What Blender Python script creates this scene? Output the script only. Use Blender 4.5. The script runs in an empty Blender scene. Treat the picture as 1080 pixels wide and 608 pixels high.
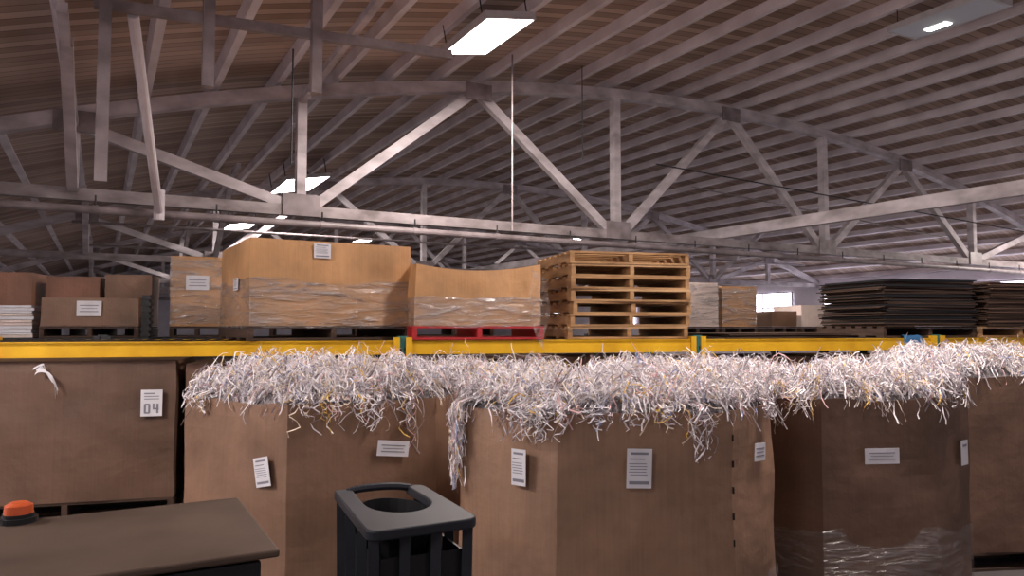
import bpy, bmesh, math, random
from mathutils import Vector, Matrix, noise
random.seed(7)
scene = bpy.context.scene
scene.view_settings.view_transform = 'Standard'
scene.view_settings.look = 'None'
scene.view_settings.exposure = -0.3

# ------------------------------------------------------------ materials
def new_mat(name):
    m = bpy.data.materials.new(name); m.use_nodes = True
    nt = m.node_tree; nt.nodes.clear()
    out = nt.nodes.new('ShaderNodeOutputMaterial')
    b = nt.nodes.new('ShaderNodeBsdfPrincipled')
    nt.links.new(b.outputs[0], out.inputs[0])
    return m, nt, b, out
def N(nt, t, **k):
    n = nt.nodes.new(t)
    for a, v in k.items(): setattr(n, a, v)
    return n
def rgba(c): return (c[0], c[1], c[2], 1)
def noisy(name, c1, c2, scale=3, rough=.7, stretch=(1,1,1), bump=.0, detail=6, metallic=0, fine=None, spec=.3):
    m, nt, b, out = new_mat(name)
    tc = N(nt, 'ShaderNodeTexCoord'); mp = N(nt, 'ShaderNodeMapping')
    mp.inputs['Scale'].default_value = stretch
    nt.links.new(tc.outputs['Object'], mp.inputs[0])
    no = N(nt, 'ShaderNodeTexNoise'); no.inputs['Scale'].default_value = scale; no.inputs['Detail'].default_value = detail
    nt.links.new(mp.outputs[0], no.inputs[0])
    r = N(nt, 'ShaderNodeValToRGB')
    r.color_ramp.elements[0].position = .32; r.color_ramp.elements[0].color = rgba(c1)
    r.color_ramp.elements[1].position = .68; r.color_ramp.elements[1].color = rgba(c2)
    nt.links.new(no.outputs[0], r.inputs[0]); nt.links.new(r.outputs[0], b.inputs['Base Color'])
    b.inputs['Roughness'].default_value = rough; b.inputs['Metallic'].default_value = metallic
    b.inputs['Specular IOR Level'].default_value = spec
    if bump:
        bp = N(nt, 'ShaderNodeBump'); bp.inputs['Strength'].default_value = bump; bp.inputs['Distance'].default_value = .01
        nt.links.new(no.outputs[0], bp.inputs['Height']); nt.links.new(bp.outputs[0], b.inputs['Normal'])
    return m
def plain(name, c, rough=.6, metallic=0): return noisy(name, [x*.85 for x in c], c, 8, rough, metallic=metallic)
def emis(name, c, s):
    m, nt, b, out = new_mat(name)
    b.inputs['Base Color'].default_value = rgba(c)
    b.inputs['Emission Color'].default_value = rgba(c); b.inputs['Emission Strength'].default_value = s
    return m
def cardboard(name, c, gloss=.0):
    m, nt, b, out = new_mat(name)
    tc = N(nt, 'ShaderNodeTexCoord')
    no = N(nt, 'ShaderNodeTexNoise'); no.inputs['Scale'].default_value = 2.2; no.inputs['Detail'].default_value = 8
    nt.links.new(tc.outputs['Object'], no.inputs[0])
    r = N(nt, 'ShaderNodeValToRGB')
    r.color_ramp.elements[0].position = .3; r.color_ramp.elements[0].color = rgba([x*.64 for x in c])
    r.color_ramp.elements[1].position = .7; r.color_ramp.elements[1].color = rgba([x*1.16 for x in c])
    nt.links.new(no.outputs[0], r.inputs[0])
    mp = N(nt, 'ShaderNodeMapping'); mp.inputs['Scale'].default_value = (90, 90, .6)
    nt.links.new(tc.outputs['Object'], mp.inputs[0])
    n2 = N(nt, 'ShaderNodeTexNoise'); n2.inputs['Scale'].default_value = 1; n2.inputs['Detail'].default_value = 2
    nt.links.new(mp.outputs[0], n2.inputs[0])
    mr = N(nt, 'ShaderNodeMapRange'); mr.inputs[3].default_value = .85; mr.inputs[4].default_value = 1.12
    nt.links.new(n2.outputs[0], mr.inputs[0])
    mx = N(nt, 'ShaderNodeMix', data_type='RGBA', blend_type='MULTIPLY'); mx.inputs[0].default_value = 1
    nt.links.new(r.outputs[0], mx.inputs[6]); nt.links.new(mr.outputs[0], mx.inputs[7])
    nt.links.new(mx.outputs[2], b.inputs['Base Color'])
    bp = N(nt, 'ShaderNodeBump'); bp.inputs['Strength'].default_value = .8; bp.inputs['Distance'].default_value = .04
    nt.links.new(no.outputs[0], bp.inputs['Height']); nt.links.new(bp.outputs[0], b.inputs['Normal'])
    b.inputs['Roughness'].default_value = .58 - gloss; b.inputs['Specular IOR Level'].default_value = .4
    return m
def film(name, dens=.12):
    m, nt, b, out = new_mat(name)
    nt.nodes.remove(b)
    tr = N(nt, 'ShaderNodeBsdfTransparent'); gl = N(nt, 'ShaderNodeBsdfPrincipled')
    gl.inputs['Base Color'].default_value = (.40, .37, .38, 1); gl.inputs['Roughness'].default_value = .22
    gl.inputs['Specular IOR Level'].default_value = 1.0; gl.inputs['IOR'].default_value = 2.4
    mx = N(nt, 'ShaderNodeMixShader')
    tc = N(nt, 'ShaderNodeTexCoord'); mp = N(nt, 'ShaderNodeMapping'); mp.inputs['Scale'].default_value = (1.2, 1.2, 7)
    mp.inputs['Rotation'].default_value = (.12, .1, 0)
    nt.links.new(tc.outputs['Object'], mp.inputs[0])
    no = N(nt, 'ShaderNodeTexNoise'); no.inputs['Scale'].default_value = 3; no.inputs['Detail'].default_value = 5
    no.inputs['Distortion'].default_value = 1.2
    nt.links.new(mp.outputs[0], no.inputs[0])
    r = N(nt, 'ShaderNodeMapRange'); r.inputs[1].default_value = .45; r.inputs[2].default_value = .75
    r.inputs[3].default_value = dens*.8; r.inputs[4].default_value = dens*4.0
    nt.links.new(no.outputs[0], r.inputs[0]); nt.links.new(r.outputs[0], mx.inputs[0])
    bp = N(nt, 'ShaderNodeBump'); bp.inputs['Strength'].default_value = 1.0; bp.inputs['Distance'].default_value = .06
    nt.links.new(no.outputs[0], bp.inputs['Height']); nt.links.new(bp.outputs[0], gl.inputs['Normal'])
    nt.links.new(tr.outputs[0], mx.inputs[1]); nt.links.new(gl.outputs[0], mx.inputs[2])
    nt.links.new(mx.outputs[0], out.inputs[0])
    return m
def deck_mat():
    m, nt, b, out = new_mat('roof_boards')
    tc = N(nt, 'ShaderNodeTexCoord'); sp = N(nt, 'ShaderNodeSeparateXYZ')
    nt.links.new(tc.outputs['Object'], sp.inputs[0])
    mu = N(nt, 'ShaderNodeMath', operation='MULTIPLY'); mu.inputs[1].default_value = 1/.15
    nt.links.new(sp.outputs[1], mu.inputs[0])
    fl = N(nt, 'ShaderNodeMath', operation='FLOOR'); fr = N(nt, 'ShaderNodeMath', operation='FRACT')
    nt.links.new(mu.outputs[0], fl.inputs[0]); nt.links.new(mu.outputs[0], fr.inputs[0])
    wn = N(nt, 'ShaderNodeTexWhiteNoise', noise_dimensions='1D'); nt.links.new(fl.outputs[0], wn.inputs['W'])
    no = N(nt, 'ShaderNodeTexNoise'); no.inputs['Scale'].default_value = .6; no.inputs['Detail'].default_value = 6
    nt.links.new(tc.outputs['Object'], no.inputs[0])
    ad = N(nt, 'ShaderNodeMath', operation='MULTIPLY_ADD'); ad.inputs[1].default_value = .5
    nt.links.new(wn.outputs[0], ad.inputs[0]); nt.links.new(no.outputs[0], ad.inputs[2])
    r = N(nt, 'ShaderNodeValToRGB')
    e = r.color_ramp.elements
    e[0].position = .35; e[0].color = (.28, .195, .155, 1)
    e[1].position = .95; e[1].color = (.62, .48, .41, 1)
    nt.links.new(ad.outputs[0], r.inputs[0])
    gt = N(nt, 'ShaderNodeMath', operation='GREATER_THAN'); gt.inputs[1].default_value = .1
    nt.links.new(fr.outputs[0], gt.inputs[0])
    mr = N(nt, 'ShaderNodeMapRange'); mr.inputs[3].default_value = .45; nt.links.new(gt.outputs[0], mr.inputs[0])
    mx = N(nt, 'ShaderNodeMix', data_type='RGBA', blend_type='MULTIPLY'); mx.inputs[0].default_value = 1
    nt.links.new(r.outputs[0], mx.inputs[6]); nt.links.new(mr.outputs[0], mx.inputs[7])
    nt.links.new(mx.outputs[2], b.inputs['Base Color']); b.inputs['Roughness'].default_value = .85
    return m
def paper_mat():
    m, nt, b, out = new_mat('shredded_paper')
    g = N(nt, 'ShaderNodeNewGeometry'); r = N(nt, 'ShaderNodeValToRGB'); r.color_ramp.interpolation = 'CONSTANT'
    cols = [(0, (.84, .80, .83)), (.25, (.58, .54, .58)), (.43, (.88, .84, .88)), (.60, (.36, .32, .35)), (.70, (.72, .60, .48)),
            (.80, (.68, .42, .42)), (.84, (.80, .76, .80)), (.91, (.22, .18, .20)), (.95, (.28, .34, .58)), (.97, (.74, .48, .10))]
    e = r.color_ramp.elements; e[0].position = 0; e[0].color = rgba(cols[0][1]); e[1].position = cols[1][0]; e[1].color = rgba(cols[1][1])
    for p, c in cols[2:]:
        x = e.new(p); x.color = rgba(c)
    nt.links.new(g.outputs['Random Per Island'], r.inputs[0]); nt.links.new(r.outputs[0], b.inputs['Base Color'])
    b.inputs['Roughness'].default_value = .6
    return m

M = {}
M['paint'] = noisy('dirty_white_paint', (.34, .30, .31), (.66, .60, .63), 2.2, .6, (1, 1, 2))
M['chord'] = noisy('worn_chord_paint', (.18, .15, .15), (.42, .37, .38), 2.6, .6, (1, 1, 2))
M['joist'] = noisy('joist_paint', (.58, .52, .55), (.86, .80, .84), 1.3, .7)
M['deck'] = deck_mat()
M['pipe'] = noisy('pipe_paint', (.18, .15, .155), (.33, .28, .29), 4, .4)
M['steel'] = noisy('dark_steel', (.03, .03, .035), (.06, .06, .065), 5, .5, metallic=.4)
M['wall'] = noisy('whitewashed_wall', (.80, .76, .84), (.92, .88, .94), 1.5, .8)
M['floor'] = noisy('concrete_floor', (.07, .06, .06), (.13, .12, .115), 1.2, .55, bump=.2)
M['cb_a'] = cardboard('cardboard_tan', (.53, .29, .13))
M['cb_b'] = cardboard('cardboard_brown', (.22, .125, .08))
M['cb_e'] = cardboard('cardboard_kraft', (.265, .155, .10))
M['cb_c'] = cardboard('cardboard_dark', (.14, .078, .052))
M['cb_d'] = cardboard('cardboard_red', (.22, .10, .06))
M['cb_w'] = cardboard('cardboard_pale', (.74, .62, .57))
M['film'] = film('stretch_film', .06)
M['film2'] = film('stretch_film_heavy', .13)
M['wood'] = noisy('pallet_wood', (.20, .105, .045), (.42, .25, .12), 3, .7, (1, 1, 6), bump=.3)
M['woodl'] = noisy('pallet_wood_light', (.32, .19, .09), (.50, .32, .17), 3, .7, (1, 1, 6))
M['woodd'] = noisy('pallet_wood_dark', (.04, .024, .018), (.075, .045, .032), 3, .8, (1, 1, 6))
M['red'] = plain('red_paint', (.40, .025, .03), .5)
M['yellow'] = noisy('rack_yellow_paint', (.60, .32, .012), (.76, .44, .02), 4, .4, (1, 1, 1))
M['teal'] = plain('rack_teal_paint', (.03, .14, .13), .45)
M['black'] = plain('black_plastic', (.014, .014, .016), .4)
M['hole'] = plain('slot_black', (.02, .012, .01), .9)
M['hood'] = noisy('hood_paint', (.038, .024, .018), (.080, .053, .040), 3, .55, spec=.2, bump=.1)
M['cart'] = noisy('cart_plastic', (.014, .015, .020), (.026, .028, .036), 3, .45, spec=.22)
M['amber'] = plain('amber_lens', (.50, .09, .03), .2)
M['label'] = plain('label_paper', (.70, .69, .74), .5)
M['ink'] = plain('label_ink', (.22, .22, .26), .6)
M['paper'] = paper_mat()
M['paperbase'] = noisy('paper_heap_core', (.10, .085, .09), (.36, .33, .34), 60, .9)
M['blue'] = plain('blue_tarp', (.05, .16, .34), .5)
M['lamp'] = emis('lamp_diffuser', (1, .95, .92), 26)
M['lampdim'] = emis('lamp_diffuser_dim', (.40, .42, .46), .03)
M['window'] = emis('daylight_pane', (.90, .86, 1), 9)
M['fixture'] = plain('fixture_metal', (.5, .47, .48), .4)

# ------------------------------------------------------------ mesh builder
class MB:
    def __init__(s): s.v = []; s.f = []; s.mi = []; s.mats = []
    def mat(s, k):
        if k not in s.mats: s.mats.append(k)
        return s.mats.index(k)
    def add(s, vs, fs, k):
        o = len(s.v); s.v += [tuple(x) for x in vs]; i = s.mat(k)
        for f in fs: s.f.append(tuple(o+j for j in f)); s.mi.append(i)
    def box(s, c, size, k, rot=None):
        hx, hy, hz = [a/2 for a in size]; vs = []
        for x, y, z in [(-1,-1,-1),(1,-1,-1),(1,1,-1),(-1,1,-1),(-1,-1,1),(1,-1,1),(1,1,1),(-1,1,1)]:
            p = Vector((x*hx, y*hy, z*hz))
            if rot is not None: p = rot @ p
            vs.append(Vector(c)+p)
        s.add(vs, [(0,3,2,1),(4,5,6,7),(0,1,5,4),(1,2,6,5),(2,3,7,6),(3,0,4,7)], k)
    def beam(s, a, b, w, h, k, up=Vector((0,0,1))):
        a = Vector(a); b = Vector(b); d = (b-a); L = d.length; d.normalize()
        if abs(d.dot(up)) > .98: up = Vector((1,0,0))
        x = d.cross(up).normalized(); z = x.cross(d).normalized()
        R = Matrix((x, d, z)).transposed()
        s.box((a+b)/2, (w, L, h), k, R)
    def cyl(s, a, b, r, k, n=10, r2=None):
        a = Vector(a); b = Vector(b); r2 = r if r2 is None else r2
        d = (b-a).normalized(); up = Vector((0,0,1)) if abs(d.z) < .95 else Vector((1,0,0))
        x = d.cross(up).normalized(); y = d.cross(x)
        vs = []
        for p, rr in ((a, r), (b, r2)):
            for i in range(n):
                t = 2*math.pi*i/n; vs.append(p + x*math.cos(t)*rr + y*math.sin(t)*rr)
        fs = [(i, (i+1) % n, n+(i+1) % n, n+i) for i in range(n)] + [tuple(range(n))[::-1], tuple(range(n, 2*n))]
        s.add(vs, fs, k)
    def obj(s, name, parent=None, smooth=False, bevel=0, mw=None):
        me = bpy.data.meshes.new(name); me.from_pydata(s.v, [], s.f); me.update()
        for k in s.mats: me.materials.append(M[k])
        me.polygons.foreach_set('material_index', s.mi)
        if smooth: me.polygons.foreach_set('use_smooth', [True]*len(me.polygons))
        o = bpy.data.objects.new(name, me); scene.collection.objects.link(o)
        bm = bmesh.new(); bm.from_mesh(me); bmesh.ops.recalc_face_normals(bm, faces=bm.faces); bm.to_mesh(me); bm.free()
        if bevel:
            md = o.modifiers.new('bevel', 'BEVEL'); md.width = bevel; md.segments = 2; md.limit_method = 'ANGLE'
        if mw is not None: o.matrix_world = mw
        if parent is not None: o.parent = parent
        return o
def empty(name, loc=(0,0,0), rot=0):
    e = bpy.data.objects.new(name, None); e.location = loc; e.rotation_euler = (0, 0, rot)
    e.empty_display_size = .2; scene.collection.objects.link(e); return e

# ------------------------------------------------------------ building shell (local frame: x = across, y = along hall)
K = .62; CAMZ = 1.7
BM = Matrix.Translation((0, 19.15*K, 0)) @ Matrix.Rotation(math.radians(29), 4, 'Z')
CH = 2.62                      # bottom chord above eye level (module units)
def L(s, t, h): return Vector((s*K, t*K, CAMZ+h*K))
SC, HS, RI = 7.75, 22.0, 4.08
def rise(s): return RI*(1-((s-SC)/HS)**2)
T0, T1 = -27, 66
s0, s1 = SC-HS, SC+HS
TOP = .58
# deck
b = MB(); n = 40
for i in range(n):
    a = s0+(s1-s0)*i/n; c = s0+(s1-s0)*(i+1)/n
    za, zc = CH+rise(a)+TOP, CH+rise(c)+TOP
    vs = [L(a, T0, za), L(c, T0, zc), L(c, T1, zc), L(a, T1, za), L(a, T0, za+.15), L(c, T0, zc+.15), L(c, T1, zc+.15), L(a, T1, za+.15)]
    b.add(vs, [(0,1,2,3), (4,7,6,5), (0,4,5,1), (3,2,6,7)], 'deck')
b.obj('ceiling', mw=BM)
b = MB(); s = s0+.35
while s < s1:
    h = CH+rise(s)+TOP
    ang = math.atan2(rise(s+.1)-rise(s-.1), .2)
    R = Matrix.Rotation(-ang, 3, 'Y')
    b.box((s*K, (T0+T1)/2*K, CAMZ+(h-.12)*K), (.095, (T1-T0)*K, .15), 'joist', R)
    s += 1.32
b.obj('ceiling_joists', mw=BM)

def truss(t):
    b = MB()
    b.box((SC*K, t*K, CAMZ+CH*K), ((2*HS-.3)*K, .13, .15), 'chord')
    # top chord
    m = 40; pts = [L(s0+(s1-s0)*i/m, t, CH+rise(s0+(s1-s0)*i/m)+.1) for i in range(m+1)]
    for i in range(m):
        d = (pts[i+1]-pts[i]).normalized()*.01
        b.beam(pts[i]-d, pts[i+1]+d, .17, .17, 'paint')
    nodes = [SC+4.4*k for k in range(-5, 6)]
    for i, s in enumerate(nodes):
        k = i-5
        if abs(k) == 5: continue
        if k % 2:   # bottom nodes with vertical
            b.beam(L(s, t, CH), L(s, t, CH+rise(s)), .13, .15, 'paint', Vector((0,1,0)))
            for q in (-1, 1):
                s2 = s+4.4*q
                if abs(k+q) < 5:
                    b.beam(L(s+.25*q, t, CH+.1), L(s2-.12*q, t, CH+rise(s2)-.1), .14, .12, 'paint', Vector((0,1,0)))
            b.box(L(s, t-.13, CH+.12), (.5, .02, .3), 'pipe')
        else:
            b.box(L(s, t-.16, CH+rise(s)-.05), (.45, .02, .26), 'pipe')
    for s in (SC-4.4*4, SC+4.4*4):
        b.beam(L(s, t, CH), L(s, t, CH+rise(s)), .12, .13, 'paint', Vector((0,1,0)))
    return b.obj('roof_truss', mw=BM)
D = 14.3
for i in range(-1, 5): truss(i*D)

# longitudinal bracing
b = MB()
b.box(L(SC, T0/2+T1/2, CH+.35), (.12, (T1-T0)*K, .2), 'paint')
b.obj('ceiling_tie_beam', mw=BM)
b = MB()
for t in (0, D, 2*D):
    for s in (SC-17.6, SC-13.2, SC+13.2) if t else (SC-17.6,SC-13.2):
        r = CH+rise(s)
        if t or s < -8: b.beam(L(s, t, CH+.1), L(s, t-4.2, r+.15), .11, .12, 'paint')
        if s < 0: b.beam(L(s, t, r-.1), L(s, t-5.5, r+.15), .08, .09, 'paint')
b.obj('sway_braces', mw=BM)

# extra timber at upper left: cross member and hangers
b = MB()
b.beam(L(-9.5, -5.0, CH+1.95), L(-4.0, -5.0, CH+2.2), .07, .09, 'pipe')
for s, z in ((-9.35, -.6), (-8.0, .95), (-6.4, 1.1)):
    b.beam(L(s, -5.1, CH+rise(s)+.3), L(s, -5.1, CH+z), .10, .10, 'pipe', Vector((0,1,0)))
b.obj('ceiling_hanger_frame', mw=BM)

# sprinkler pipes
b = MB()
b.cyl(L(s0+.3, -.4, CH-.34), L(s1-.3, -.4, CH-.34), .05, 'pipe', 12)
for s in [s0+.4+2.2*i for i in range(20)]:
    b.cyl(L(s, -.4, CH-.34), L(s, -.4, CH-.05), .012, 'steel', 6)
    b.cyl(L(s-.05, -.4, CH-.34), L(s+.05, -.4, CH-.34), .058, 'pipe', 12)
b.cyl(L(-8.35, -.7, CH-.35), L(-9.0, -4.9, CH+rise(-9)+.2), .05, 'joist', 12)
b.cyl(L(-8.35, -.7, CH-.5), L(-8.35, -.7, CH+.1), .062, 'joist', 12)
for t in (6, 12, 20, 27):
    b.cyl(L(s0+4, t, CH+.95), L(s1-4, t, CH+.95), .03, 'pipe', 8)
b.obj('sprinkler_pipe', mw=BM)
b = MB()
b.cyl(L(-1.1, -2.0, CH+rise(-1.1)+.3), L(-1.1, -2.0, CH-.4), .012, 'chord', 6)
b.cyl(L(1.2, -1.5, CH+rise(1.2)+.3), L(1.2, -1.5, CH+1.6), .008, 'steel', 6)
b.cyl(L(-6.2, -2.5, CH+rise(-6.2)+.3), L(-6.2, -2.5, CH+.5), .01, 'steel', 6)
b.cyl(L(4, -1, CH+1.9), L(22, -3, CH+.6), .012, 'steel', 6)
b.cyl(L(9, 3, CH+2.4), L(22, 1, CH+1.0), .016, 'pipe', 6)
b.obj('ceiling_conduit', mw=BM)

# floor and walls
b = MB(); b.box((SC*K, (T0+T1)/2*K, -.05), ((2*HS+.5)*K, (T1-T0)*K, .1), 'floor'); b.obj('floor', mw=BM)
wh = CAMZ+(CH+.3)*K+.25
def wall(name, c, size, mat='wall'):
    b = MB(); b.box(c, size, mat); return b.obj(name, mw=BM)
wall('wall_left', ((s0-.1)*K, (T0+T1)/2*K, wh/2), (.15, (T1-T0)*K, wh))
wall('wall_right', ((s1+.1)*K, (T0+T1)/2*K, wh/2), (.15, (T1-T0)*K, wh))
b = MB(); m = 30
vs = [Vector((s0*K, T1*K, 0)), Vector((s1*K, T1*K, 0))] + [L(s1+(s0-s1)*i/m, T1, CH+rise(s1+(s0-s1)*i/m)+TOP) for i in range(m+1)]
b.add(vs, [tuple(range(len(vs)))], 'wall'); b.obj('wall_far', mw=BM)
for i, t in enumerate([-1.5, 3, 7.5, 12, 18, 25, 34, 46]):
    b = MB(); x = (s1-.05)*K
    b.box((x, t*K, 2.5), (.04, 2.2, 1.2), 'window')
    for q in (-1.12, -.37, .37, 1.12): b.box((x-.03, t*K+q, 2.5), (.05, .05, 1.3), 'fixture')
    for q in (-.63, 0, .63): b.box((x-.03, t*K, 2.5+q), (.05, 2.3, .05), 'fixture')
    b.obj('window_%d' % (i+1), mw=BM)

# lamps
def fixture(s, t, power, lit=True, drop=.05, sc=1.0):
    z = CH+rise(s)-drop
    slope = math.atan2(rise(s+.1)-rise(s-.1), .2)
    e = empty('ceiling_light'); e.matrix_world = BM @ Matrix.Translation(L(s, t, z)) @ Matrix.Rotation(-slope, 4, 'Y') @ Matrix.Diagonal((sc, sc, 1, 1))
    b = MB()
    b.box((0, 0, .035), (.66, 1.28, .06), 'fixture')
    b.box((0, 0, -.005), (.60, 1.22, .03), 'lamp' if lit else 'lampdim')
    if not lit: b.box((.12, .2, -.02), (.12, .3, .02), 'lamp')
    for x in (-.32, .32): b.box((x, 0, -.005), (.02, 1.28, .035), 'fixture')
    for y in (-.63, .63): b.box((0, y, -.005), (.66, .02, .035), 'fixture')
    for x in (-.3, .3):
        for y in (-.5, .5): b.cyl((x, y, .06), (x, y, .28+drop*.5), .008, 'steel', 6)
    o = b.obj('housing'); o.parent = e
    if power:
        ld = bpy.data.lights.new('lamp', 'AREA'); ld.shape = 'RECTANGLE'; ld.size = .58; ld.size_y = 1.2
        ld.energy = power; ld.color = (1, .87, .80)
        lo = bpy.data.objects.new('lamp', ld); scene.collection.objects.link(lo); lo.parent = e; lo.location = (0, 0, -.06)
fixture(-2.85, -4.1, 330)
fixture(-2.85, 11.6, 190, drop=.3, sc=1.55)
fixture(-2.85, 25.6, 240, drop=.2, sc=1.5)
fixture(6.4, -7.7, 0, False)
fixture(18, 24, 240); fixture(8, 38, 240)  # the first is an added lamp that brightens the right side of the roof
fixture(25.5, -4, 420); fixture(13, -9, 90)  # both added out of view: right wall wash, then fill for the right boxes
fixture(-2.85, -13.0, 330)  # added out of view, continuing the row, to light rack box fronts
fixture(-13.3, -10.0, 150)  # added key lamp, unseen at left, so left box faces read brighter
fixture(-12.2, -16.0, 25)  # added weak fill, unseen behind the camera

# ------------------------------------------------------------ generic objects (world frame)
def pallet_into(b, mtx, w, d, h, k='wood', kd=None):
    """origin = bottom centre; w along x, d along y"""
    rot = mtx.to_3x3(); kd = kd or k
    def bx(c, s, kk): b.box(mtx @ Vector(c), s, kk, rot)
    t = .018; sh = h-2*t-.002
    nb = 7
    for i in range(nb):
        y = -d/2+.045+(d-.09)*i/(nb-1)
        bx((random.uniform(-.006, .006), y, h-t/2), (w, .09, t), kd if random.random() < .5 else k)
    for x in (-w/2+.02, 0, w/2-.02): bx((x, 0, t+sh/2), (.04, d, sh), k)
    for y in (-d/2+.05, -d/5, d/5, d/2-.05)[:4]: bx((0, y, t/2), (w, .095, t), k)
def pallet(name, x, y, z, w, d, rot=0, h=.12, k='wood', kd=None, parent=None):
    b = MB(); pallet_into(b, Matrix.Translation((x, y, z)) @ Matrix.Rotation(math.radians(rot), 4, 'Z'), w, d, h, k, kd)
    return b.obj(name, parent=parent)

def centroid(poly): return Vector((sum(p[0] for p in poly)/len(poly), sum(p[1] for p in poly)/len(poly)))
def carton(poly, z0, z1, mat, bulge=.03, seed=0, rag=.012, closed=False, wob=.016, name='carton', parent=None, off=0, thick=.007, nz=14, ns=9, ztop=None):
    """cardboard shell following a floor-plan polygon"""
    C = centroid(poly); ring = []
    n = len(poly)
    for i in range(n):
        a = Vector(poly[i]); c = Vector(poly[(i+1) % n])
        for j in range(ns):
            f = j/ns; p = a.lerp(c, f); d = (c-a).normalized(); nn = Vector((d.y, -d.x))
            if nn.dot(p-C) < 0: nn = -nn
            if j == 0: nn = (p-C).normalized()
            ring.append((p, nn, math.sin(math.pi*f)*min(1, (c-a).length)))
    vs = []; N_ = len(ring)
    for k in range(nz+1):
        g = k/nz
        for i, (p, nn, w) in enumerate(ring):
            z = z0+(z1-z0)*g
            if k == nz and not closed: z += rag*noise.noise(Vector((p.x*5, p.y*5, seed)))*2
            if ztop: z = z0+(ztop(p)-z0)*g
            o = bulge*w*math.sin(math.pi*min(1, .15+g*.8)) + wob*noise.noise(Vector((p.x*3, p.y*3, z*3+seed))) + off
            q = p+nn*o; vs.append((q.x, q.y, z))
    fs = [(k*N_+i, k*N_+(i+1) % N_, (k+1)*N_+(i+1) % N_, (k+1)*N_+i) for k in range(nz) for i in range(N_)]
    if closed: fs += [tuple(range(N_))[::-1], tuple(range(nz*N_, (nz+1)*N_))]
    b = MB(); b.add(vs, fs, mat)
    o = b.obj(name, parent=parent)
    if not closed:
        md = o.modifiers.new('wall', 'SOLIDIFY'); md.thickness = thick; md.offset = -1
    return o
def label(parent, p, nrm, w, h, tilt=0, style=0):
    """small sticker on a face: p centre, nrm outward horizontal normal angle vector"""
    nrm = Vector((nrm[0], nrm[1], 0)).normalized(); x = Vector((-nrm.y, nrm.x, 0)); z = Vector((0, 0, 1))
    R = Matrix((x, -nrm, z)).transposed() @ Matrix.Rotation(math.radians(tilt), 3, 'Y')
    b = MB(); P = Vector(p)
    b.box(P, (w, .002, h), 'label', R)
    def bar(cx, cz, bw, bh): b.box(P + R @ Vector((cx*w, -.0018, cz*h)), (bw*w, .001, bh*h), 'ink', R)
    if style == 0:
        bar(0, .38, .7, .06); bar(-.1, .24, .6, .03)
        for i in range(5): bar(-.05+random.uniform(-.05, .05), .12-.07*i, .7, .02)
        bar(.0, -.36, .8, .08)
    elif style == 1:
        bar(0, .2, .75, .06); bar(0, .0, .65, .04); bar(0, -.2, .75, .06)
    elif style == 2:
        bar(-.1, .36, .5, .05); bar(0, .25, .7, .03); bar(0, .15, .7, .03)
        for sx, segs in ((-.2, '0'), (.2, '4')):
            if segs == '0':
                bar(sx, -.05, .22, .06); bar(sx, -.37, .22, .06); bar(sx-.1, -.21, .1, .34); bar(sx+.1, -.21, .1, .34)
            else:
                bar(sx-.1, -.12, .09, .2); bar(sx, -.22, .28, .06); bar(sx+.08, -.21, .1, .36)
    elif style == 3:
        bar(0, .3, .6, .1)
    return b.obj('label', parent=parent)

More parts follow.
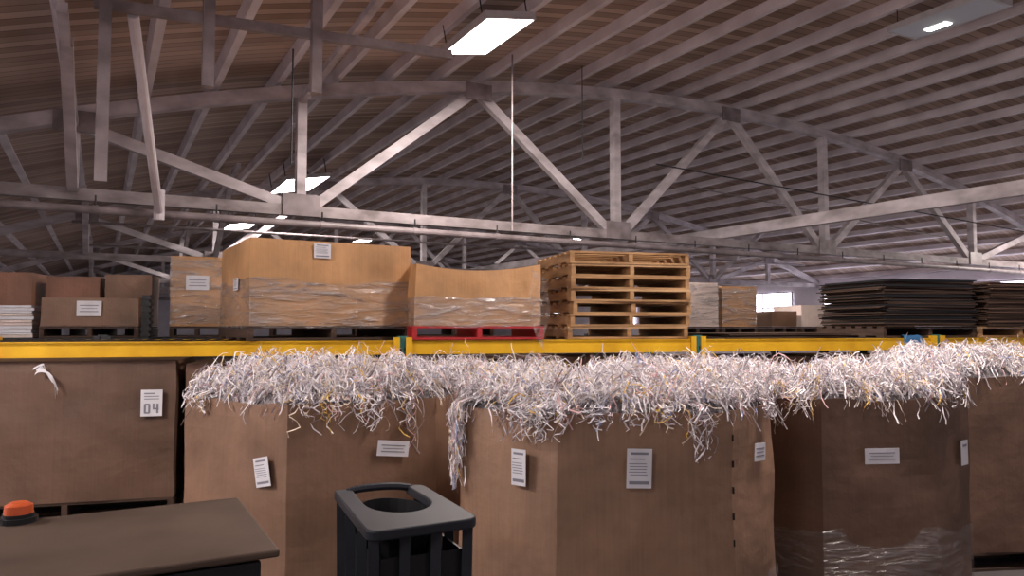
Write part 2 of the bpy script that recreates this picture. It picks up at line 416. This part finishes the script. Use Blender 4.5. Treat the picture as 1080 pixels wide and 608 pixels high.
def inside_r(poly, p, C):
    """radial ratio: <1 inside polygon"""
    d = Vector(p)-C
    if d.length < 1e-6: return 0
    best = 1e9
    n = len(poly)
    for i in range(n):
        a = Vector(poly[i])-C; c = Vector(poly[(i+1) % n])-C; e = c-a
        den = d.x*e.y-d.y*e.x
        if abs(den) < 1e-9: continue
        t = (a.x*e.y-a.y*e.x)/den; u = (a.x*d.y-a.y*d.x)/den
        if t > 0 and -1e-6 <= u <= 1+1e-6: best = min(best, t)
    return 1/best
def shred(poly, z, heap, n, seed, hang=(), wmul=1.0, spill=.12):
    rnd = random.Random(seed); C = centroid(poly)
    R0 = sum((Vector(p)-C).length for p in poly)/len(poly)
    def surf(p):
        r = inside_r(poly, p, C)
        if r <= 1:
            h = heap*(1-r**3.6)**.75 + .03*r
            h += (.08*noise.noise(Vector((p[0]*4, p[1]*4, seed))) + .055*noise.noise(Vector((p[0]*11, p[1]*11, seed+3))))
            return z+h-.01, r
        return z+.012-((r-1)*R0)*1.1, r
    # core
    b = MB(); vs = []; fs = []; nr, na = 14, 48
    for i in range(nr+1):
        for j in range(na):
            t = 2*math.pi*j/na; d = Vector((math.cos(t), math.sin(t)))
            rr = 1/inside_r(poly, C+d, C) * (.985*i/nr if i else .001)
            p = C+d*rr; h, r = surf(p); vs.append((p.x, p.y, h-.022-(.05 if i == nr else 0)))
    for i in range(nr):
        for j in range(na): fs.append((i*na+j, i*na+(j+1) % na, (i+1)*na+(j+1) % na, (i+1)*na+j))
    fs.append(tuple(range(na)))
    b.add(vs, fs, 'paperbase')
    V = []; F = []
    xs = [p[0] for p in poly]; ys = [p[1] for p in poly]
    def ribbon(pts, w, tw0, tw1):
        o = len(V); m = len(pts)
        for i, p in enumerate(pts):
            d = (pts[min(i+1, m-1)]-pts[max(i-1, 0)]).normalized()
            a = d.cross(Vector((0, 0, 1)))
            if a.length < .1: a = Vector((1, 0, 0))
            a.normalize(); c = a.cross(d); t = tw0+(tw1-tw0)*i/(m-1)
            s_ = (a*math.cos(t)+c*math.sin(t))*w/2
            V.append(tuple(p-s_)); V.append(tuple(p+s_))
        for i in range(m-1): F.append((o+2*i, o+2*i+1, o+2*i+3, o+2*i+2))
    cnt = 0
    while cnt < n:
        p = Vector((rnd.uniform(min(xs), max(xs)), rnd.uniform(min(ys), max(ys))))
        r = inside_r(poly, p, C)
        if r > .995: continue
        cnt += 1
        spl = rnd.random() < spill
        ph = rnd.uniform(0, 6.28); curl = rnd.gauss(0, .6); ln = rnd.uniform(.03, .13)*(1.6 if spl else 1); m = 6; st = ln/m
        base = rnd.uniform(-.01, .06)*rnd.random(); lift = rnd.choice([0, .3, .8, 1.6])*rnd.random(); slope = rnd.gauss(0, .6)
        pts = []; over = False
        for i in range(m+1):
            h, r2 = surf(p)
            if (r2 > 1 or over) and pts:
                if not spl:
                    d_ = (p-C); p = C+d_*(.985/max(r2, .985)); h, r2 = surf(p)
                    pts.append(Vector((p.x, p.y, h+base+.01*rnd.random())))
                else:
                    over = True
                    hh = pts[-1].z - st*rnd.uniform(.5, 1.0)
                    q = pts[-1].xy + (p-pts[-1].xy)*.5
                    if inside_r(poly, q, C) < 1.015: q = C+(q-C)*(1.02/inside_r(poly, q, C))
                    p = q; pts.append(Vector((q.x, q.y, hh)))
            else:
                pts.append(Vector((p.x, p.y, max(h-.016, h+base+slope*(i/m-.5)*ln+lift*math.sin(math.pi*i/m)*ln*.4+rnd.uniform(-.005, .005)))))
            p = p+Vector((math.cos(ph), math.sin(ph)))*st; ph += curl + rnd.gauss(0, .25)
        ribbon(pts, rnd.uniform(.003, .0072)*wmul, rnd.uniform(-1.5, 1.5), rnd.uniform(-3, 3))
    for (hx, hy, spread, length, cntr) in hang:
        for _ in range(cntr):
            p = Vector((hx+rnd.gauss(0, spread), hy+rnd.gauss(0, spread*.4)))
            r = inside_r(poly, p, C); p = C+(p-C)*(1.03+rnd.uniform(0, .025))/r
            out = (p-C).normalized(); ln = length*rnd.uniform(.2, 1.0); m = 10; q0 = p-out*.06
            pts = [Vector((q0.x, q0.y, z+.05)), Vector((p.x, p.y, z+.03))]
            a = rnd.uniform(0, 6); side = Vector((-out.y, out.x)); amp = rnd.uniform(.006, .04); fq = rnd.uniform(.5, 1.5)
            for i in range(1, m+1):
                s_ = side*(math.sin(a+i*fq)-math.sin(a))*amp + out*(.014+.014*math.cos(a*2+i*.9))
                pts.append(Vector((p.x+s_.x, p.y+s_.y, z+.03-ln*i/m+.008*math.sin(i*1.7+a))))
            ribbon(pts, rnd.uniform(.0035, .0075)*wmul, rnd.uniform(-1, 1), rnd.uniform(-5, 5))
    b.add(V, F, 'paper')
    o = b.obj('shredded_paper_heap')
    return o

def gaylord(poly, zt, mat, heap, n, seed, hang=(), wrap=None, bulge=.045, zb=.13, spill=.26, slots=()):
    C = centroid(poly); e = empty('gaylord_box')
    carton(poly, zb, zt, mat, bulge, seed, parent=e)
    xs = [p[0] for p in poly]; ys = [p[1] for p in poly]
    pallet('pallet', C.x, C.y, 0, (max(xs)-min(xs))*.85, (max(ys)-min(ys))*.85, 8, .128, 'woodd', parent=e)
    if wrap: carton(poly, zb+.01, wrap, 'film', bulge, seed, rag=.03, parent=e, off=.012, name='stretch_wrap', thick=.001)
    for i in slots:     # die-cut slots down a folded corner
        q = Vector(poly[i]); o = (q-C).normalized(); q = q+o*.002; b = MB()
        for k in range(6): b.box((q.x, q.y, zt-.12-.12*k), (.008, .008, .03), 'hole')
        b.obj('fold_slots', parent=e)
    shred(poly, zt, heap, n, seed, hang, spill=spill)
    return e

A = [(-1.93, 4.40), (-1.19, 3.95), (-.44, 4.30), (-.28, 4.75), (-.55, 5.2), (-1.5, 5.2), (-1.98, 4.8)]
Bp = [(-.235, 3.68), (.20, 3.36), (1.02, 3.46), (1.33, 3.82), (1.38, 4.25), (.95, 4.62), (.05, 4.55), (-.28, 4.05)]
Cc = [(1.50, 4.40), (1.70, 4.10), (2.36, 4.17), (2.72, 4.45), (2.85, 4.85), (2.7, 5.05), (1.8, 5.15), (1.47, 4.9)]
Dd = [(2.90, 5.60), (3.20, 5.25), (4.25, 5.35), (4.6, 5.8), (4.5, 6.3), (3.3, 6.5), (2.9, 6.1)]
E = [(.55, 5.45), (.8, 5.15), (1.9, 5.25), (2.15, 5.6), (2.1, 6.1), (.9, 6.2), (.55, 5.9)]
F_ = [(-.65, 5.55), (-.45, 5.3), (.25, 5.3), (.42, 5.5), (.42, 5.95), (-.5, 5.85)]
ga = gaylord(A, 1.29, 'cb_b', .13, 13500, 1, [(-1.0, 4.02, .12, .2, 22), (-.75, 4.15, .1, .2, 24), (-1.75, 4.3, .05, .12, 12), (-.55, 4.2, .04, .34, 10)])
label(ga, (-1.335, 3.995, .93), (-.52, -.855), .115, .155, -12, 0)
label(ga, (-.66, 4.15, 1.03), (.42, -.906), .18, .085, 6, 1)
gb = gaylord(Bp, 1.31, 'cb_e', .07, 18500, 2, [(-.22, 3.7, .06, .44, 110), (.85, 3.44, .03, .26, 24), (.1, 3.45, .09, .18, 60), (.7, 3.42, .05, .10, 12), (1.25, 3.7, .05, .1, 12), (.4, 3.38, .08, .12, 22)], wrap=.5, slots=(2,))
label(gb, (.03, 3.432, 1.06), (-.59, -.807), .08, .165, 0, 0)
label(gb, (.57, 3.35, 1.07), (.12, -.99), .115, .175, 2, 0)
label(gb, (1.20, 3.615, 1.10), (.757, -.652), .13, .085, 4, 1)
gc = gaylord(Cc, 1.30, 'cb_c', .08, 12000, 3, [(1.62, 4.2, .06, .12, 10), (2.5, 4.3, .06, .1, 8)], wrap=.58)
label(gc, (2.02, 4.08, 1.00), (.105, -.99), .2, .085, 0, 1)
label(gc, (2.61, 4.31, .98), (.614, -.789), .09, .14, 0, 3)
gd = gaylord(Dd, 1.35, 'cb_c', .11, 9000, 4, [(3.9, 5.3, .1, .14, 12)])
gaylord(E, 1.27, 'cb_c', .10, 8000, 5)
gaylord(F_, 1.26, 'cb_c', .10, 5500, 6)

# ------------------------------------------------------------ pallet rack
def rack(y0, ups, z, mats=('yellow', 'teal'), depth=1.05):
    e = empty('pallet_rack', (0, y0, 0), math.radians(15))
    b = MB()
    up, bmk = mats[1], mats[0]
    for a in ups:
        for y in (0, depth):
            b.box((a, y, (z+.03)/2), (.085, .07, z+.03), up)
            b.box((a, y, .006), (.15, .13, .012), up)
            for k in range(int((z-.05)/.06)):
                b.box((a-.018, y-.036, .08+k*.06), (.012, .004, .03), 'hole'); b.box((a+.018, y-.036, .08+k*.06), (.012, .004, .03), 'hole')
        zz = .2; fl = 0
        while zz < z-.3:
            b.beam((a, .03 if fl else depth-.03, zz), (a, depth-.03 if fl else .03, zz+.4), .03, .03, up); zz += .4; fl = 1-fl
        b.beam((a, .03, .15), (a, depth-.03, .15), .03, .03, up)
    for i in range(len(ups)-1):
        x0, x1 = ups[i]+.045, ups[i+1]-.045
        for y in (-.01, depth+.01):
            b.box(((x0+x1)/2, y, z-.065), (x1-x0, .045, .11), bmk)
            b.box(((x0+x1)/2, y+(.01 if y < 0 else -.01), z-.02), (x1-x0, .065, .03), bmk)
            for x in (x0+.005, x1-.005):
                b.box((x, y-.01 if y < 0 else y+.01, z-.08), (.05, .07, .2), bmk)
        nx = int((x1-x0)/.11)
        for j in range(nx+1): b.box((x0+.03+(x1-x0-.06)*j/nx, depth/2, z-.006), (.012, depth-.02, .01), 'steel')
        for y in (.25, .5, .75): b.box(((x0+x1)/2, y, z-.018), (x1-x0, .03, .014), 'steel')
    b.obj('frame', parent=e)
    return e
RZ = 1.60
rack(6.38, [-4.3, -.94, 1.755, 4.45, 7.1], RZ)
rack(8.35, [-6.8, -4.15, -1.4, 1.35, 4.1, 6.9], RZ, ('steel', 'steel'))
def R1(a, bb, y0=6.38):
    c, s_ = math.cos(math.radians(15)), math.sin(math.radians(15)); return (a*c-bb*s_, y0+a*s_+bb*c)

def rect(x, y, w, d, rot):
    """near-left corner at x,y"""
    c, s_ = math.cos(math.radians(rot)), math.sin(math.radians(rot))
    return [(x, y), (x+w*c, y+w*s_), (x+w*c-d*s_, y+w*s_+d*c), (x-d*s_, y+d*c)]
def ctr(p): c = centroid(p); return c.x, c.y
# box 1 on rack
rb = 31; p = rect(-2.05, 5.78, 1.34, 1.25, rb); c = ctr(p)
nx, ny = math.sin(math.radians(rb)), -math.cos(math.radians(rb))
e = empty('cardboard_carton')
carton(p, RZ+.115, 2.41, 'cb_a', .02, 11, parent=e, closed=True)
carton(p, RZ+.10, 2.10, 'film2', .025, 11, parent=e, off=.01, name='stretch_wrap', thick=.001)
pallet('pallet', c[0], c[1], RZ, 1.36, 1.27, rb, .112, 'woodd', parent=e)
q = Vector((-2.05, 5.78))+Vector((-ny, nx))*.56+Vector((nx, ny))*.03
label(e, (q.x, q.y, 2.33), (nx, ny), .14, .12, 0, 0)
q = Vector((-2.05, 5.78))+Vector((-nx, -ny))*.42+Vector((ny, -nx))*.03
label(e, (q.x, q.y, 2.06), (ny, -nx), .2, .1, 0, 0)
# box 2 : sagging open top
p = rect(-.80, 6.14, 1.08, .9, 15); c = ctr(p)
e = empty('cardboard_carton')
zt = lambda q: 2.215 + .05*((q.x+.3)**2)*2 - .03*math.sin((q.x+.86)*3)
carton(p, RZ+.115, 2.2, 'cb_a', .02, 12, parent=e, ztop=zt)
carton(p, RZ+.10, 1.96, 'film2', .03, 12, parent=e, off=.012, name='stretch_wrap', thick=.001)
pallet('pallet', c[0], c[1], RZ, 1.14, .95, 15, .112, 'red', parent=e)
# loose film draped at its right corner
b = MB(); vs = []; fs = []
for i in range(13):
    for j in range(9):
        u, v = i/12, j/8
        x = .16+.18*u*(1-.35*v)+.02*math.sin(v*9+u*4); y = 6.28+.1*u+.03*math.sin(u*14+v*5)
        vs.append((x, y, 2.20-.5*v*(.8+.4*u)-.12*u))
for i in range(12):
    for j in range(8): fs.append((i*9+j, (i+1)*9+j, (i+1)*9+j+1, i*9+j+1))
b.add(vs, fs, 'film2'); b.obj('loose_film', parent=e, smooth=True)
# pallet stack
b = MB(); px, py = R1(1.11, .5)
for i in range(7):
    pallet_into(b, Matrix.Translation((px+random.uniform(-.02, .02), py+random.uniform(-.02, .02), RZ+i*.112)) @ Matrix.Rotation(math.radians(15+random.uniform(-1.5, 1.5)), 4, 'Z'), 1.16, 1.0, .111, 'wood', 'woodl')
b.obj('pallet_stack')
# flat cardboard stack at right
def flatstack(name, a, bb, w, d, z0, n, th, mats, jit, rot=15, parent=None, y0=6.38):
    b = MB(); x, y = R1(a, bb, y0)
    z = z0
    for i in range(n):
        t = th*random.uniform(.6, 1.4)
        b.box((x+random.uniform(-jit, jit), y+random.uniform(-jit*.6, jit*.6), z+t/2), (w*random.uniform(.95, 1.02), d, t*.86), random.choice(mats),
              Matrix.Rotation(math.radians(rot+random.uniform(-1.5, 1.5)), 3, 'Z') @ Matrix.Rotation(random.uniform(-.006, .006), 3, 'Y'))
        z += t
    return b.obj(name, parent=parent)
e = empty('flattened_cardboard_stack')
flatstack('sheets', 4.38, .45, 1.14, .95, RZ+.115, 39, .0125, ['woodd', 'woodd', 'black', 'black'], .035, 15, e)
x, y = R1(4.40, .5); pallet('pallet', x, y, RZ, 1.15, 1.0, 15, .112, 'woodd', parent=e)
e = empty('flattened_cardboard_stack')
flatstack('sheets', 5.57, .45, .95, .95, RZ+.115, 38, .0125, ['cb_c', 'cb_c', 'woodd', 'woodd'], .03, 15, e)
x, y = R1(5.57, .5); pallet('pallet', x, y, RZ, 1.1, 1.0, 15, .112, 'wood', 'woodl', parent=e)
flatstack('flattened_cardboard_stack', 2.75, .5, 1.35, 1.0, RZ, 4, .018, ['black', 'woodd', 'woodd'], .04)
# blue plastic on the right beam
b = MB(); vs = []; fs = []
for i in range(9):
    for j in range(9):
        x, y = R1(4.02+.028*i, -.05+.01*j if j > 3 else -.06+.004*j)
        vs.append((x, y, RZ+.02+.02*noise.noise(Vector((i*.7, j*.7, 1))) - (.035*(3-j) if j < 3 else 0)))
for i in range(8):
    for j in range(8): fs.append((i*9+j, (i+1)*9+j, (i+1)*9+j+1, i*9+j+1))
b.add(vs, fs, 'blue'); b.obj('blue_plastic_sheet', smooth=True)

# items on the rear rack
def bx(name, a, bb, w, d, h, mat, wrap=False, rot=15, pal=True, z=RZ, lab=False, y0=8.35):
    x, y = R1(a, bb, y0); p = rect(x, y, w, d, rot); c = ctr(p); e = empty(name)
    zz = z+(.115 if pal else .005)
    carton(p, zz, zz+h, mat, .015, random.random()*9, parent=e, closed=True)
    if wrap: carton(p, zz+.02, zz+h-.02, 'film2', .02, random.random()*9, parent=e, off=.012, name='stretch_wrap', thick=.001)
    if pal: pallet('pallet', c[0], c[1], z, w*1.02, d*1.02, rot, .112, 'woodd', parent=e)
    if lab:
        nx, ny = math.sin(math.radians(rot)), -math.cos(math.radians(rot))
        q = ((p[0][0]+p[1][0])/2+nx*.035, (p[0][1]+p[1][1])/2+ny*.035, zz+h*.62)
        label(e, q, (nx, ny), .22, .15, 0, 1)
    return e
bx('cardboard_carton', -3.57, .1, .50, .8, .72, 'cb_a', True, 22, lab=True)
bx('cardboard_carton', -4.72, .05, .86, .5, .28, 'cb_b', False, lab=True)
bx('cardboard_carton', -4.85, .6, .5, .4, .52, 'cb_d'); bx('cardboard_carton', -4.30, .6, .45, .4, .55, 'cb_b')
bx('cardboard_carton', -5.9, .5, .95, .5, .55, 'cb_d')
flatstack('paper_stack', -4.98, .25, .36, .3, RZ, 11, .027, ['label', 'label', 'cb_w'], .012, 15, None, 8.35)
bx('cardboard_carton', 2.10, .1, .56, .7, .54, 'cb_w', True); bx('cardboard_carton', 2.72, .1, .48, .7, .50, 'cb_a', True)
bx('cardboard_carton', 3.55, .3, .38, .6, .2, 'cb_b'); bx('cardboard_carton', 4.0, .3, .45, .6, .28, 'cb_w')
bx('cardboard_carton', 4.8, .2, .9, .7, .3, 'cb_b', True)
bx('cardboard_carton', -2.6, .1, .9, .7, .5, 'cb_b', True); bx('cardboard_carton', -1.1, .1, .9, .7, .4, 'cb_a')
# slotted black upright
b = MB(); x, y = R1(-3.74, -.15, 8.35); b.box((x, y, RZ+.21), (.07, .05, .42), 'black')
for k in range(7): b.box((x+.01, y-.01, RZ+.03+.06*k), (.09, .06, .03), 'black')
b.obj('slotted_post')

# cartons below the first rack
def lower(a, bb, w, d, zb, zt_, mat, lab=False):
    x, y = R1(a, bb); p = rect(x, y, w, d, 15); c = ctr(p); e = empty('cardboard_carton')
    carton(p, zb, zt_, mat, .02, random.random()*9, parent=e, closed=True)
    k = max(1, round(zb/.138)); b = MB()
    for i in range(k): pallet_into(b, Matrix.Translation((c[0], c[1], i*zb/k)) @ Matrix.Rotation(math.radians(15), 4, 'Z'), w, d, zb/k-.002, 'woodd')
    b.obj('pallets', parent=e)
    return e
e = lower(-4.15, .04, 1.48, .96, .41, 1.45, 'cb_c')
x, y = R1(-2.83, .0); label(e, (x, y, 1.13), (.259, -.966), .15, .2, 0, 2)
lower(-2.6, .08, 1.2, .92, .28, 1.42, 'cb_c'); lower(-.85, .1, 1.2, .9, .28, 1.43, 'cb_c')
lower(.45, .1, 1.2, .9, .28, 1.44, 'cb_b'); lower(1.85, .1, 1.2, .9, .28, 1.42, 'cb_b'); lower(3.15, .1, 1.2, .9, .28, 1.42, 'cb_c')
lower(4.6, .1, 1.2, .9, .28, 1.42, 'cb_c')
# scrap of paper hanging on carton 04
b = MB(); x0, y0_ = R1(-3.62, .0)
for q in range(5):
    pts = [Vector((x0+q*.01+.13*t+.02*math.sin(q+t*6), y0_-.018-.004*q+.268*.13*t, 1.40+.05*math.sin(t*3.1)-(.10+.02*q)*t*t-.01*q)) for t in [i/10 for i in range(11)]]
    vs = []
    for pnt in pts: vs += [pnt+Vector((0, 0, .007)), pnt-Vector((0, .004, .007))]
    b.add(vs, [(2*i, 2*i+1, 2*i+3, 2*i+2) for i in range(10)], 'label')
b.obj('paper_scrap')

# ------------------------------------------------------------ vehicle hood with beacon (left foreground)
u = Vector((.875, .485, 0)); v = Vector((-.483, .876, 0))
e = empty('forklift', (-.576, 1.87, 0), math.radians(29))
b = MB()
b.box((-.75, .325, 1.14), (1.5, .65, .02), 'hood')
b.obj('hood_top', parent=e, bevel=.006)
b = MB()
b.box((-.76, .325, .72), (1.44, .60, .80), 'black'); b.box((-.76, .325, .22), (1.5, .66, .2), 'steel')
for q in range(6): b.box((-.039, .325, .55+.08*q), (.01, .4, .02), 'hole')
b.obj('body', parent=e, bevel=.02)
b = MB()
for x in (-.3, -1.2):
    for y in (.04, .61): b.cyl((x, y-.04, .13), (x, y+.04, .13), .13, 'black', 20)
b.obj('wheels', parent=e)
b = MB(); w0 = Vector((-1.40, 2.13, 0))-Vector((-.576, 1.87, 0)); cx, cy = w0.dot(u), w0.dot(v)
b.cyl((cx, cy, 1.15), (cx, cy, 1.165), .048, 'black', 24)
b.cyl((cx, cy, 1.165), (cx, cy, 1.175), .040, 'black', 24)
b.cyl((cx, cy, 1.175), (cx, cy, 1.198), .037, 'amber', 24, .035); b.cyl((cx, cy, 1.198), (cx, cy, 1.206), .035, 'amber', 24, .022)
b.obj('beacon', parent=e)

# ------------------------------------------------------------ utility cart: open black frame under a tray with an arched opening
e = empty('utility_cart')
P0 = Vector((-.10, 2.36)); P1 = Vector((-.42, 2.19)); P2 = Vector((-.66, 2.76)); P3 = Vector((-.34, 2.86))
def Q(a, c):   # a: 0 left .. 1 right, c: 0 front .. 1 back
    return (P1.lerp(P0, a)).lerp(P2.lerp(P3, a), c)
outl = []
def arc(ca, cc, ra, rc, t0, t1, n=7):
    return [(ca+ra*math.cos(t0+(t1-t0)*i/n), cc+rc*math.sin(t0+(t1-t0)*i/n)) for i in range(n+1)]
pi = math.pi
outl += arc(.12, .08, .12, .08, pi, 1.5*pi)
outl += arc(.88, .08, .12, .08, 1.5*pi, 2*pi)
outl += arc(.90, .94, .10, .06, 0, .5*pi)
outl += [(.80, 1.0)]
outl += arc(.50, .58, .32, .28, 0, -pi, 14)             # U notch
outl += [(.20, 1.0)]
outl += arc(.10, .94, .10, .06, .5*pi, pi)
pl = [Q(a, c) for a, c in outl]
b = MB(); n = len(pl)
vs = [(p.x, p.y, 1.072) for p in pl]+[(p.x, p.y, 1.104) for p in pl]
fs = [(i, (i+1) % n, n+(i+1) % n, n+i) for i in range(n)]+[tuple(range(n))[::-1], tuple(range(n, 2*n))]
b.add(vs, fs, 'cart'); b.obj('top_tray', parent=e, bevel=.006)
b = MB()
m = 24; r0 = []; r1 = []
for i in range(m):
    t = 2*pi*i/m; p = Q(.5+.35*math.cos(t), .62+.32*math.sin(t)); r0.append((p.x, p.y, 1.07)); p = Q(.5+.28*math.cos(t), .62+.24*math.sin(t)); r1.append((p.x, p.y, .55))
b.add(r1+r0, [(i, (i+1) % m, m+(i+1) % m, m+i) for i in range(m)]+[tuple(range(m))], 'black')
o = b.obj('bucket', parent=e); md = o.modifiers.new('w', 'SOLIDIFY'); md.thickness = .006
b = MB()
for a, c in ((.08, .06), (.92, .06), (.08, .94), (.92, .94), (.35, .06), (.63, .06), (.92, .35), (.92, .65), (.08, .35), (.08, .65)):
    p = Q(a, c); q = Q(.5+(a-.5)*.92, .5+(c-.5)*.92); b.beam((q.x, q.y, .10), (p.x, p.y, 1.075), .032, .032, 'cart')
for z in (.12, .62):
    ring = [Q(.08, .06), Q(.92, .06), Q(.92, .94), Q(.08, .94)]
    for i in range(4):
        a_, c_ = ring[i], ring[(i+1) % 4]; k = .96 if z < .3 else 1; ctr_ = Q(.5, .5)
        a_ = ctr_+(a_-ctr_)*k; c_ = ctr_+(c_-ctr_)*k; b.beam((a_.x, a_.y, z), (c_.x, c_.y, z), .03, .04, 'cart')
sh = [Q(.1, .08), Q(.9, .08), Q(.9, .92), Q(.1, .92)]
b.add([(p.x, p.y, .14) for p in sh]+[(p.x, p.y, .15) for p in sh], [(0,3,2,1), (4,5,6,7), (0,1,5,4), (1,2,6,5), (2,3,7,6), (3,0,4,7)], 'black')
# side and front infill panels set inside the bars
for (a0, c0), (a1, c1) in (((.12, .10), (.88, .10)), ((.88, .10), (.88, .90)), ((.12, .10), (.12, .90)), ((.12, .90), (.88, .90))):
    p, q = Q(a0, c0), Q(a1, c1); b.beam((p.x, p.y, .58), (q.x, q.y, .58), .008, .84, 'black')
b.obj('frame', parent=e)
b = MB(); prev = None
for i in range(15):
    t = pi*i/14; p = Q(.5+.36*math.cos(t), .97); pp = Vector((p.x, p.y, 1.09+.018*math.sin(t)))
    if prev is not None: b.cyl(prev, pp, .014, 'cart', 8)
    prev = pp
b.obj('handle', parent=e)
b = MB()
for a, c in ((.12, .1), (.88, .1), (.12, .9), (.88, .9)):
    p = Q(a, c); b.cyl((p.x-.015, p.y, .05), (p.x+.015, p.y, .05), .05, 'black', 14); b.beam((p.x, p.y, .05), (p.x, p.y, .12), .04, .02, 'steel')
b.obj('casters', parent=e)

# ------------------------------------------------------------ world + camera
w = bpy.data.worlds.new('world'); scene.world = w; w.use_nodes = True
bg = w.node_tree.nodes['Background']; bg.inputs[0].default_value = (.84, .74, .80, 1); bg.inputs[1].default_value = .72
cd = bpy.data.cameras.new('camera'); cam = bpy.data.objects.new('camera', cd); scene.collection.objects.link(cam)
cd.sensor_width = 36; cd.lens = 780/1080*36; cd.clip_end = 300
cam.location = (0, 0, CAMZ); cam.rotation_euler = (math.radians(90+3.08), 0, 0)
scene.camera = cam
